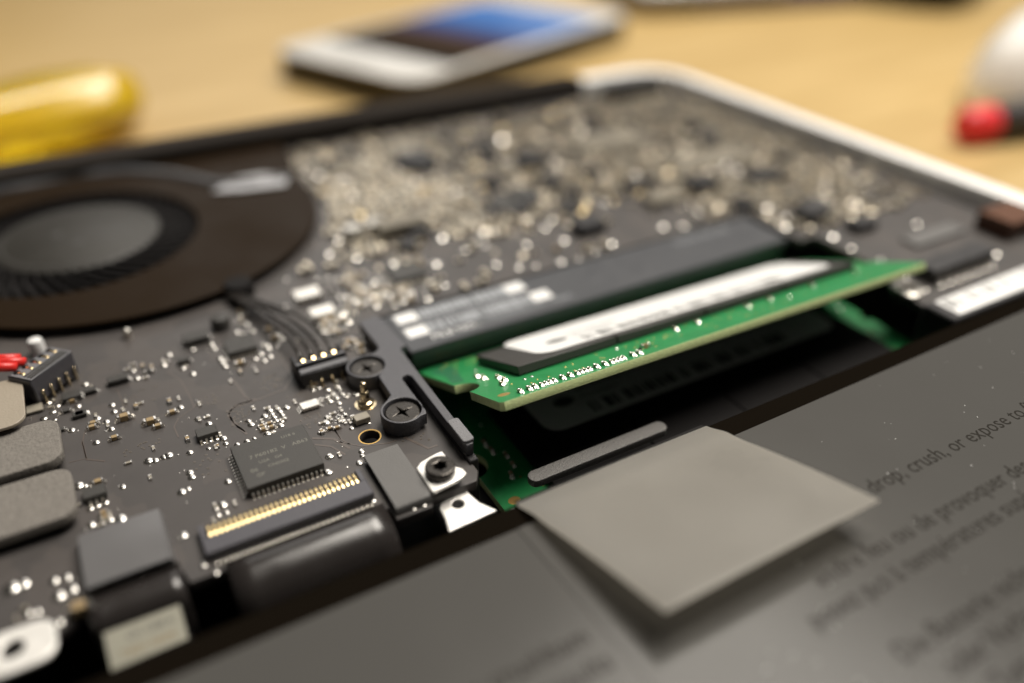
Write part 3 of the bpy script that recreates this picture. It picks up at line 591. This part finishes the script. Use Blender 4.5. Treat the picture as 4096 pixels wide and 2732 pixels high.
# parts at the right edge
rel(MB().lathe((98.32, 58.58, 0), [(2.3, 0), (2.3, .5), (2.1, .6), (1.25, .6), (1.2, .05)], 28, caps=False).build('mounting_ring', 'tin', brd, 40))
big('edge_connector', (110, 59.6), 14, 3.4, 2.2, 'plastic', 's', 1.1)
big('edge_connector', (130.37, 64.17), 9, 6, 3.0, 'brown'); big('flex_cover', (117.23, 68.22), 12, 3.2, .5, 'tape')
for i in range(7):
    comp('solder_joint', (104 + i * 2.0, 57.0), 1.1)

# ------------------------------------------------------------------ memory slot with its printed cover
slot = thing('memory_slot', 'black memory slot cover strip printed with two rows of white barcodes', 'memory slot', (64.7, 86, -9))
rel(MB().box((63.3, 84.6, -5.0), (66.0, 9.4, 7.2), bev=.2).build('socket_body', 'plastic', slot, 40))
cov = rel(MB().box((63.3, 84.35, -.75), (66.2, 10.0, 1.3), bev=.16).build('cover_strip', 'cover', slot, 40))
ZC = -.1 + .012
def mark(x0, x1, y0, y1, m, name='printed_mark', z=ZC): return rel(MB().prism([(x0, y0), (x1, y0), (x1, y1), (x0, y1)], z - .01, z).build(name, m, slot))
rb = random.Random(5)
for y0, y1, xs, xe in ((82.5, 84.9, 31.4, 53.6), (86.3, 88.7, 31.5, 51.4)):
    mark(xs, xs + 3.0, y0, y1, 'white', 'white_square'); mark(xe - 3.0, xe, y0, y1, 'white', 'white_square')
    x = xs + 3.3
    while x < xe - 3.5:
        wd = rb.choice([.35, .5, .8, 1.0]); mark(x, x + wd, y0 + .05, y1 - .05, 'cover_print', 'barcode_bar'); x += wd + rb.choice([.18, .24, .45])
rel(text('printed_line', 'Serial No. : C0214K3 AG7', (34.4, 85.05, ZC), 1.3, 'cover_print', slot, xs=1.1))
rel(text('printed_line', 'MLB NO.:', (34.0, 80.9, ZC), 1.6, 'white', slot, xs=1.1))
rel(text('printed_line', 'C0224600J ZWI 1NAC', (42.0, 81.2, ZC), 1.35, 'cover_print', slot, xs=1.1))
rel(text('printed_line', 'MODEL 820 2936', (79.2, 86.7, ZC), 1.4, 'cover_print', slot, xs=1.1))

# ------------------------------------------------------------------ memory modules
def module(name, label, loc, ux, ut, un, dark=False):
    root = thing(name, label, 'memory module', (0, 0, 0), 'memory modules in the slot')
    m4 = Matrix((ux, ut, un)).transposed().to_4x4(); m4.translation = Vector(loc) * S; root.matrix_world = m4
    W_, T_ = 67.6, 30.0
    lp = [(0.4, 0), (W_ - .4, 0), (W_, .4)] + [(W_ - 1.0 * math.sin(R(a)), 10 - 1.0 * math.cos(R(a))) for a in range(0, 181, 20)] + [(W_, T_), (0, T_)] + [(2.0 * math.sin(R(a)), 10 + 2.2 * math.cos(R(a))) for a in range(0, 181, 15)] + [(0, .4)]
    outline('board', [lp], -1.0, 0, 'green', root, 0.03)
    bo = root.children[0]; bo.data.materials.clear(); bo.data.materials.append(M['green']); bo.data.materials.append(M['fibre'])
    for p in bo.data.polygons:
        if abs(p.normal.z) < .5: p.material_index = 1
    for i in range(4):
        x0 = 6.2 + i * 14.0
        MB().box((x0 + 6.92, 8.9 if dark else 13.2, .68), (13.8, 17.0 if dark else 11.6, 1.05), bev=.07).build('chip', 'black' if dark else 'chip', root, 40)  # lower module: chips enlarged and blackened to imitate shade under the upper one
    lb = MB(); lb.prism(rrect(10.4, 9.0, 60.0, 17.1 if dark else 20.6, 2.2), 1.215, 1.30); lo = lb.build('paper_label', 'white', root)
    z = 1.312
    def bar(x0, x1, y0, y1, m='ink', nm='barcode_bar'): MB().prism([(x0, y0), (x1, y0), (x1, y1), (x0, y1)], z - .004, z).build(nm, m, lo)
    r = random.Random(4); x = 17.6
    while x < 50:
        wd = r.choice([.3, .4, .6, .9]); bar(x, x + wd, 9.9, 12.0, 'ink'); x += wd + r.choice([.2, .3, .45, 1.1])
    el = MB(); el.lathe((15.2, 13.6, z - .002), [(1.5, 0), (1.28, .004)], 26, sx=1, sy=.62); el.build('logo_ring', 'grey_ink', lo)
    text('printing', 'o~o', (14.3, 13.3, z), .9, 'grey_ink', lo); text('printing', 'hynix 2GB 2Rx8', (17.6, 14.6, z), 1.1, 'grey_ink', lo); text('printing', 'PC3-10600S-9', (17.6, 13.0, z), 1.0, 'grey_ink', lo)
    def c(kind, x, y, s, r_=0): 
        o = bpy.data.objects.new(kind, ME[kind]); link(o, root); o.location = (x * S, y * S, 0); o.rotation_euler.z = r_; o.scale = (s, s, s)
    # row of parts along the free edge
    for i, x in enumerate((3.1, 4.2, 4.9, 8.4, 9.4, 12.9, 14.0, 17.9, 18.8)):
        c('inductor', x, 1.45, .72, HP); c('solder_joint', x, .82, .68)
    for x0 in (5.7, 10.3, 14.9):
        for i in range(4):
            c('inductor', x0 + i * .55, 1.4, .6, HP); c('solder_joint', x0 + i * .55, .85, .5)
    c('capacitor', 20.6, 2.6, 1.15, 0)
    for x in (28, 31.5, 40, 44, 52, 60.5): c('capacitor', x, 6.2, .7, HP)
    for x, y in ((3.3, 12.9), (3.4, 11.3), (4.5, 9.6), (3.4, 6.4), (4.4, 7.8)): c('capacitor', x, y, .8, HP)
    for x, y, s in ((3.3, 12.2, .7), (3.5, 10.6, .8), (3.3, 5.9, .85), (6.0, 5.8, .6), (7.0, 5.9, .6), (19.0, 6.2, .7), (4.6, 16.1, .6), (66.0, 13.8, .9), (46, 4.6, .7)): c('solder_joint', x, y, s)
    for i in range(14):
        x0 = 7.7 + i * 3.6
        for k in range(4): c('capacitor', x0 + k * .6, 26.0, .8, HP)
    # bare pads and via dots
    v = MB(); rr = random.Random(9)
    for _ in range(150):
        v.lathe((rr.uniform(2, 66), rr.choice([rr.uniform(1.8, 6.8), rr.uniform(17.8, 25)]), .002), [(.15, 0), (.13, .02), (0, .02)], 6)
    vv = v.build('via_field', 'copper', root); vv['kind'] = 'stuff'
    MB().prism([(1.2, 17.5), (.6, 22.5), (3.0, 23.0), (3.2, 17.6)], .003, .012).build('bare_patch', 'green_dk', root)
    MB().prism([(.25, 13.4), (1.6, 12.9), (4.1, 22), (2.5, 24)], .004, .010).build('bare_patch', 'green_dk', root)
    MB().lathe((1.7, 2.6, .003), [(.75, 0), (.7, .012), (0, .012)], 18, sx=1.0, sy=.8).build('copper_spot', 'copper', root)
    MB().lathe((2.6, 25.3, .003), [(.8, 0), (.75, .012), (0, .012)], 18, sx=1.2, sy=.6).build('copper_spot', 'bare_gold', root)
    return root
mA = module('memory_module', 'green memory module with white label, tilted up out of its slot', (31.05, 57.16, 6.5), (0.999829,-0.000592,-0.018499), (-0.006982,0.913572,-0.406617), (0.017141,0.406677,0.913411))
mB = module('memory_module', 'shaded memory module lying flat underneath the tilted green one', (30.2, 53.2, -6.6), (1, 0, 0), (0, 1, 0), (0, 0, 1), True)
bar = outline('support_bar', [rrect(32.6, 53.0, 51.0, 54.8, .85)], -3.0, -2.0, 'bar', None, .15)
tag(bar, 'sparkling grey rounded bar between the battery edge and the lower memory module', 'support bar')
wp = MB().lathe((29.37, 51.30, -6.0), [(.7, 0), (.7, 2.6), (.55, 2.95), (.2, 3.1), (0, 3.1)], 18).build('plastic_peg', 'white', None, 40)
tag(wp, 'small white rounded peg at the left end of the grey bar', 'peg')

# ------------------------------------------------------------------ plastic bracket on the left of the memory
br = thing('memory_bracket', 'dark grey plastic bracket with two screw cups beside the memory modules', 'bracket', (25, 68, 0))
poly = [(26.0, 86.4), (28.5, 87.0), (29.1, 85.7), (29.2, 78.4), (28.3, 78.1), (28.2, 72.5), (28.1, 62.4), (28.3, 58.8), (28.0, 57.7), (27.2, 57.7), (27.1, 62.2), (27.2, 71.9), (26.9, 72.5), (26.3, 72.5), (26.0, 72.0), (26.0, 65.4), (25.8, 64.7)]
poly += arc(23.75, 66.7, 2.45, -58, -225, 24) + [(22.9, 69.1), (23.65, 69.8), (23.8, 73.9)] + arc(23.35, 76.6, 2.45, -68, -285, 28) + [(25.1, 78.8), (25.8, 79.2), (26.1, 79.9)]
CUPS = ((23.35, 76.6), (23.75, 66.7))
rel(outline('body', [poly] + [arc(cx, cy, 2.14, 0, 350, 35) for cx, cy in CUPS], .5, 2.0, 'frame', br, .12))
for cx, cy in CUPS:
    rel(MB().lathe((cx, cy, 0), [(2.36, .01), (2.36, .8), (2.17, .8), (2.17, .75), (0, .7)], 36).build('screw_cup', 'frame', br, 40))
rel(MB().box((27.65, 65.0, -2.6), (1.0, 16.4, 6.1), bev=.1).build('side_wall', 'plastic', br, 40))
rel(outline('pad', [rrect(27.0, 57.9, 28.3, 62.0, .35)], 1.95, 2.4, 'pad_grey', br, .1))

# ------------------------------------------------------------------ screws
def screw(label, loc, r, h, kind):
    root = thing('screw', label, 'screw', loc, 'screws holding the boards')
    n = 36
    if kind == 'cross': star = [(a, .42 * r if i % 2 == 0 else .13 * r) for i, a in enumerate(range(0, 360, 45))]
    else: star = [(a, .46 * r if i % 2 == 0 else .33 * r) for i, a in enumerate(range(0, 360, 30))]
    inner = [(q * math.cos(R(a + 12)), q * math.sin(R(a + 12))) for a, q in star]
    outline('head', [arc(0, 0, r, 0, 350, 35), inner], 0, h, 'screw', root, min(.16, h * .3))
    MB().lathe((0, 0, 0), [(r * .6, .02), (0, h * .25)], 16).build('recess', 'black', root)
    return root
screw('black cross-head screw in the far cup of the grey bracket', (23.35, 76.6, .8), 1.97, .85, 'cross')
screw('black cross-head screw in the near cup of the grey bracket', (23.75, 66.7, .8), 1.97, .85, 'cross')
screw('black star-socket screw on the bright metal lug', (23.35, 56.0, 1.35), 1.55, .95, 'star')

def lug(label, loops, z0, z1):
    o = outline('metal_lug', loops, z0, z1, 'steel', None, .12); return tag(o, label, 'metal lug', 'bright metal lugs by the battery')
lug('bright metal lug clamped under the star-socket screw', [[(24.9, 58.9), (24.3, 58.9), (23.4, 58.7), (22.2, 58.4), (21.5, 57.8), (21.45, 54.1), (21.6, 53.8), (24.8, 54.2), (25.6, 54.6), (25.6, 55.4), (25.0, 56.2)]], .95, 1.35)
lug('bright metal lug with a small hole just below the star-socket screw', [[(25.6, 55.6), (24.6, 54.9), (22.5, 54.3), (22.0, 53.6), (21.9, 52.2), (21.5, 50.4), (26.9, 50.6), (25.9, 52.4), (25.6, 54.0)], arc(23.9, 53.3, .62, 0, 345, 23)], -1.4, -1.0)
lug('rounded bright metal lug with a hole in the lower left corner', [rrect(-22, 52.4, -12.2, 56.9, 1.6), arc(-15.4, 54.8, .9, 0, 345, 23)], .4, .9)

# ------------------------------------------------------------------ tape, ribbon cables, foam
tp = MB(); prof = [(62.7, .25), (62.7, .95), (54.3, 1.0), (53.95, .85), (53.8, .4), (53.8, -1.2)]
tp.sheet([[(17.6, y, z), (19.5, y, z + .01), (21.4, y, z)] for y, z in prof]); tpo = tp.build('grey_tape', 'tape', None, False)
mo = tpo.modifiers.new('t', 'SOLIDIFY'); mo.thickness = 0.00025
tag(tpo, 'flat grey tape strip folded over the board edge beside the ribbon socket', 'tape')
MBk = MB().box((19.5, 58.6, .5), (3.3, 7.6, .8), bev=.1).build('tape_core', 'plastic'); MBk.parent = tpo; MBk.name = 'backing'
def ribbon(label, x0, x1, prof, name='ribbon_cable'):
    b = MB(); b.sheet([[(x0 + (x1 - x0) * j / 8, y, z) for j in range(9)] for y, z in prof]); o = b.build(name, 'flex', None, True)
    m_ = o.modifiers.new('t', 'SOLIDIFY'); m_.thickness = 0.0003
    return tag(o, label, 'ribbon cable', 'black ribbon cables along the battery edge')
ribbon('wide glossy black ribbon rolling down below the gold-contact socket', 1.6, 16.9, [(55.8, .12), (54.7, .08), (53.9, -.05), (53.2, -.3), (52.6, -.7), (52.0, -1.3), (51.5, -2.1), (51.15, -3.0), (50.95, -4.5), (50.85, -8)])
ribbon('short glossy black ribbon rolling down beside the small white sticker', -9.8, -2.0, [(58.0, .5)] + [(56.3 + 1.9 * math.sin(R(a)), -1.4 + 1.75 * math.cos(R(a))) for a in range(60, -91, -12)] + [(54.4, -3.5), (54.3, -8)])
bt = MB(); rows = []
for i in range(13):
    y = 65.4 - 7.6 * i / 12; zz = 1.35 + .25 * math.sin(i / 12 * math.pi)
    if i == 0: zz = .3
    rows.append([(-9.7 + .1 * i / 12, y, .2), (-9.55, y, zz)] + [(-9.4 + 6.6 * j / 6, y, zz + .05 * math.sin(j / 6 * math.pi)) for j in range(1, 6)] + [(-2.45, y, zz), (-2.2, y, .2)])
bt.sheet(rows); bto = bt.build('black_tape', 'tape_black', None, 50)
tag(bto, 'satin black tape patch covering a socket at the lower left', 'tape')
st = thing('paper_sticker', 'small off-white sticker with blurred tiny print below the short ribbon', 'sticker', (-6.05, 52.75, -1.5))
st.rotation_euler.x = R(36)
MB().prism([(-3.15, -1.55), (3.05, -1.5), (3.15, 1.55), (-3.0, 1.6)], -.04, .04).build('paper', 'sticker_grey', st)
text('printed_line', '631 1308 A', (-1.4, .35, .05), .8, 'grey_ink', st); text('printed_line', 'T0823 A0604', (-2.2, -.9, .05), .8, 'ceramic', st)
MB().box((0, -.1, -.3), (6.6, 3.6, .5), bev=.1).build('backing', 'black', st)
lip = MB().box((-1, 50.2, -3.6), (28, .8, 1.0), bev=.2).build('edge_lip', 'plastic'); tag(lip, 'dull black lip running under the ribbons along the battery gap', 'lip')
for lab_, lp, zz in (('upper dark grey foam pad at the left edge', rrect(-34, 76.5, -9.7, 84.3, 1.6), 2.0), ('lower dark grey foam pad at the left edge, in front of the other', rrect(-34, 67.3, -9.2, 75.0, 1.6), 2.0)):
    fp = outline('foam_pad', [lp], .9, zz, 'foam', None, .15); tag(fp, lab_, 'foam pad', 'foam pads at the left edge')
    cx = -22; cy = (lp[0][1] + lp[10][1]) / 2
    b_ = MB().box((cx - .4, 71.15 if 'lower' in lab_ else 80.4, .45), (23.4, 7.0, .88), bev=.1).build('backing', 'black'); b_.parent = fp  # black block filling the gap, standing for the shadow under the foam
pl = outline('metal_plate', [rrect(-34, 83.4, -12.5, 93.0, 1.8)], 2.6, 3.0, 'beige', None, .1); tag(pl, 'smooth beige plate at the left edge above the foam pads', 'plate')
sp_ = MB().box((-22, 88.2, 1.3), (16, 7, 2.5), bev=.2).build('spacer', 'plastic'); sp_.parent = pl
rw = thing('red_cable', 'short red wires entering an angled socket at the left edge', 'cable', (-14, 95, 3.5))
for k, (dx, dy) in enumerate(((-.1, .5), (.4, -.6), (-.5, -1.3))):
    rel(MB().tube([(-22 + dx, 96 + dy + k * .3, 3.4), (-17 + dx, 96.6 + dy, 4.0), (-14.0 + dx, 95.6 + dy, 4.1), (-12.2 + dx, 95.0 + dy, 3.9)], .55, 10).build('wire', 'red', rw, True))

# ------------------------------------------------------------------ fan
fan = thing('cooling_fan', 'round dark brown laptop fan with a grey hub and curved blades', 'fan', (3.1, 134.6, 0))
op = arc(-4.1, 133.1, 18.7, 0, 354, 60)
hp = arc(3.1, 134.6, 31.4, 180, 360, 48) + [(34.6, 144), (36.5, 152), (36.5, 160.2), (-28.3, 160.2)]
rel(outline('housing', [hp, op], .95, 1.6, 'fan', fan, .25))
rel(outline('base_plate', [arc(3.1, 134.6, 30.7, 180, 360, 48) + [(34, 144), (35.8, 151.5), (35.8, 156.8), (-27.6, 156.8)]], .03, .2, 'black', fan))
rel(outline('duct_wall', [arc(3.1, 134.6, 31.0, 180, 360, 48) + [(34.3, 144), (36.1, 151.8), (36.1, 157.1), (-27.9, 157.1)], arc(3.1, 134.6, 30.2, 180, 360, 48) + [(33.4, 144), (35.4, 151.6), (35.4, 156.3), (-27.1, 156.3)]], .1, 1.0, 'black', fan))
rel(MB().lathe((-3.3, 134.2, .2), [(12.3, 0), (12.3, .95), (11.9, 1.25), (0, 1.3)], 48).build('hub', 'hub', fan, 40))
rel(MB().lathe((-3.3, 134.2, 1.5), [(11.0, 0), (11.0, .03), (10.7, .03), (10.7, 0)], 48, caps=False).build('hub_groove', 'chip', fan))
for a_, r_ in ((30, 3.6), (150, 3.2), (265, 3.0)):
    rel(MB().lathe((-3.3 + r_ * math.cos(R(a_)), 134.2 + r_ * math.sin(R(a_)), 1.5), [(.9, 0), (.9, .02), (0, .02)], 16).build('hub_dimple', 'chip', fan))
bl = MB(); pts = [(12.2 + 6.0 * i / 6, math.radians(3.0 * i / 6 * 6)) for i in range(7)]
bl.sheet([[(r * math.cos(a), r * math.sin(a), .25), (r * math.cos(a), r * math.sin(a), 1.3 - .06 * i)] for i, (r, a) in enumerate(pts)])
blm = bl.mesh('blade', 'black', True)
for i in range(46):
    o = place(blm, 'blade', fan, (-3.3, 134.2, 0), R(i * 360 / 46)); rel(o); mo = o.modifiers.new('t', 'SOLIDIFY'); mo.thickness = 0.0005
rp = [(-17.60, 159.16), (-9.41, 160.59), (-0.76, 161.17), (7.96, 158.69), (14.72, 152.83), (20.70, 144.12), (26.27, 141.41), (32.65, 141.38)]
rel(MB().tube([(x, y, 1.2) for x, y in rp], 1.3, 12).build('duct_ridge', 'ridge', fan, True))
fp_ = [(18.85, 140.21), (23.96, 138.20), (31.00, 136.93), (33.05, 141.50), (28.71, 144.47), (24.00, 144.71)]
rel(outline('highlight_strip', [fp_], 1.7, 2.0, 'highlight', fan, .05))  # pale strip put in for the lamp highlight on the duct ridge
for i in range(4):
    x1 = 17.0 + i * 1.28
    rel(MB().tube([(x1, 82.0, 1.3), (x1 + .05, 83.4, 1.9), (x1 + .1, 86.5, 1.9), (x1 - .35, 90.0, 1.7), (x1 - 1.3, 93.5, 1.6), (15.9 + .75 * i - .6, 97.0, 1.5), (14.2 + .55 * i, 100.2, 1.4), (12.9 + .45 * i, 103.5, 1.2)], .25, 10).build('wire', 'wire', fan, True))
rel(MB().lathe((14.91, 105.28, .1), [(2.2, 0), (2.2, 1.3), (1.8, 1.8), (0, 1.85)], 20).build('cable_boot', 'black', fan, 40))

# ------------------------------------------------------------------ module with barcode sticker at the right
rm = thing('labelled_module', 'black module with a white barcode sticker beside the battery edge', 'module', (116, 51, -6))
rel(MB().box((115, 50.9, -2.0), (41, 5.0, 7.2), bev=.3).build('body', 'plastic', rm, 40))
stk = rel(MB().prism([(96.3, 49.2), (132, 49.2), (132, 53.0), (96.3, 53.0)], 1.62, 1.7).build('barcode_sticker', 'white', rm))
x = 97.0
while x < 120:
    wd = rb.choice([.3, .5, .9]); p = MB().prism([(x, 50.6), (x + wd, 50.6), (x + wd, 52.6), (x, 52.6)], 1.703, 1.71).build('barcode_bar', 'grey_ink', rm); rel(p); x += wd + rb.choice([.5, .9, 1.8])

# ------------------------------------------------------------------ things on the table behind
ph = thing('smartphone', 'white smartphone lying face up on the table with a blue picture on screen', 'smartphone', (89, 215, TZ)); ph.rotation_euler.z = R(22)
outline('body', [rrect(0, 0, 122, 66, 9, 8)], .3, 8.5, 'phone_side', ph, 1.2)
outline('front_glass', [rrect(.3, .3, 121.7, 65.7, 8.8, 8)], 8.5, 9.2, 'phone_w', ph, .2)
sc_ = MB().box((0, 0, 0), (84, 58, .2)).build('screen', 'screen', ph, loc=(63, 33, 9.25))
MB().lathe((9, 33, 9.2), [(5.2, 0), (5.2, .06), (4.6, .06), (4.6, .0)], 28, caps=False).build('home_button', 'hub', ph)
yh = thing('yellow_handle', 'glossy translucent yellow tool handle lying on the table', 'tool handle', (-8, 235, TZ)); yh.rotation_euler.z = R(20); yh.scale = (.85, .74, .62)
prof = [(0, -70), (10, -69), (13.5, -62), (14, -40), (12.2, -25), (12.6, -10), (14.5, 8), (14.4, 22), (12.0, 30), (8, 33), (0, 34)]
b = MB(); v = []; n = 24
for r, x in prof:
    for i in range(n):
        a = 2 * math.pi * i / n; rr = r * (1 + .07 * math.cos(6 * a) + .08 * math.sin(2 * a + x * .11) + .04 * math.sin(x * .35)); v.append((x, rr * math.cos(a), 14.6 + rr * math.sin(a)))
b.geom(v, [(k * n + i, k * n + (i + 1) % n, (k + 1) * n + (i + 1) % n, (k + 1) * n + i) for k in range(len(prof) - 1) for i in range(n)]); b.build('grip', 'amber', yh, True)
pn = thing('marker', 'black marker with a red end lying beyond the right rim of the laptop', 'marker', (208.33, 119.69, TZ)); pn.rotation_euler.z = R(-12)
def xl(name, prof, m, parent, z=5.0, n=24):
    b = MB(); v = []
    for r, x in prof:
        for i in range(n): a = 2 * math.pi * i / n; v.append((x, r * math.cos(a), z + r * math.sin(a)))
    b.geom(v, [(k * n + i, k * n + (i + 1) % n, (k + 1) * n + (i + 1) % n, (k + 1) * n + i) for k in range(len(prof) - 1) for i in range(n)]); return b.build(name, m, parent, 40)
xl('end_cap', [(0, -4.5), (3.6, -4.2), (4.5, -3), (4.7, 4.5), (4.3, 5)], 'red_cap', pn)
xl('barrel', [(4.2, 4.8), (4.9, 5.6), (4.9, 90), (4, 92), (0, 92)], 'plastic', pn)
cup = thing('white_bowl', 'white bowl shaped as a dome to catch the light, cut off by the right edge of the picture', 'lid', (258.89, 119.14, TZ))
MB().lathe((0, 0, 0), [(31, .2), (32.5, 2), (32, 9), (29.5, 17), (24, 25), (15, 30.5), (6, 32.6), (0, 33)], 48).build('body', 'porcelain', cup, True)  # bowl closed into a dome so its face catches the lamp above
dk = thing('black_pouch', 'soft black pouch at the top right beyond the bowl', 'pouch', (393.88, 256.98, TZ))
dk.rotation_euler.z = R(25)
b = MB(); b.box((0, 30, 14), (110, 90, 27.5), bev=9); o = b.build('body', 'navy', dk, True); sd = o.modifiers.new('s', 'SUBSURF'); sd.levels = 2; sd.render_levels = 2
o.data.materials.clear(); o.data.materials.append(M['black'])
pa = thing('paper_stack', 'white papers on a dark purple folder at the top edge', 'papers', (308.68, 300.73, TZ)); pa.rotation_euler.z = R(-15)
MB().box((20, 20, 4), (130, 100, 8), bev=1).build('folder', 'navy', pa); MB().box((-40, 16, 9.5), (70, 96, 3), bev=.3).build('papers', 'phone_w', pa)
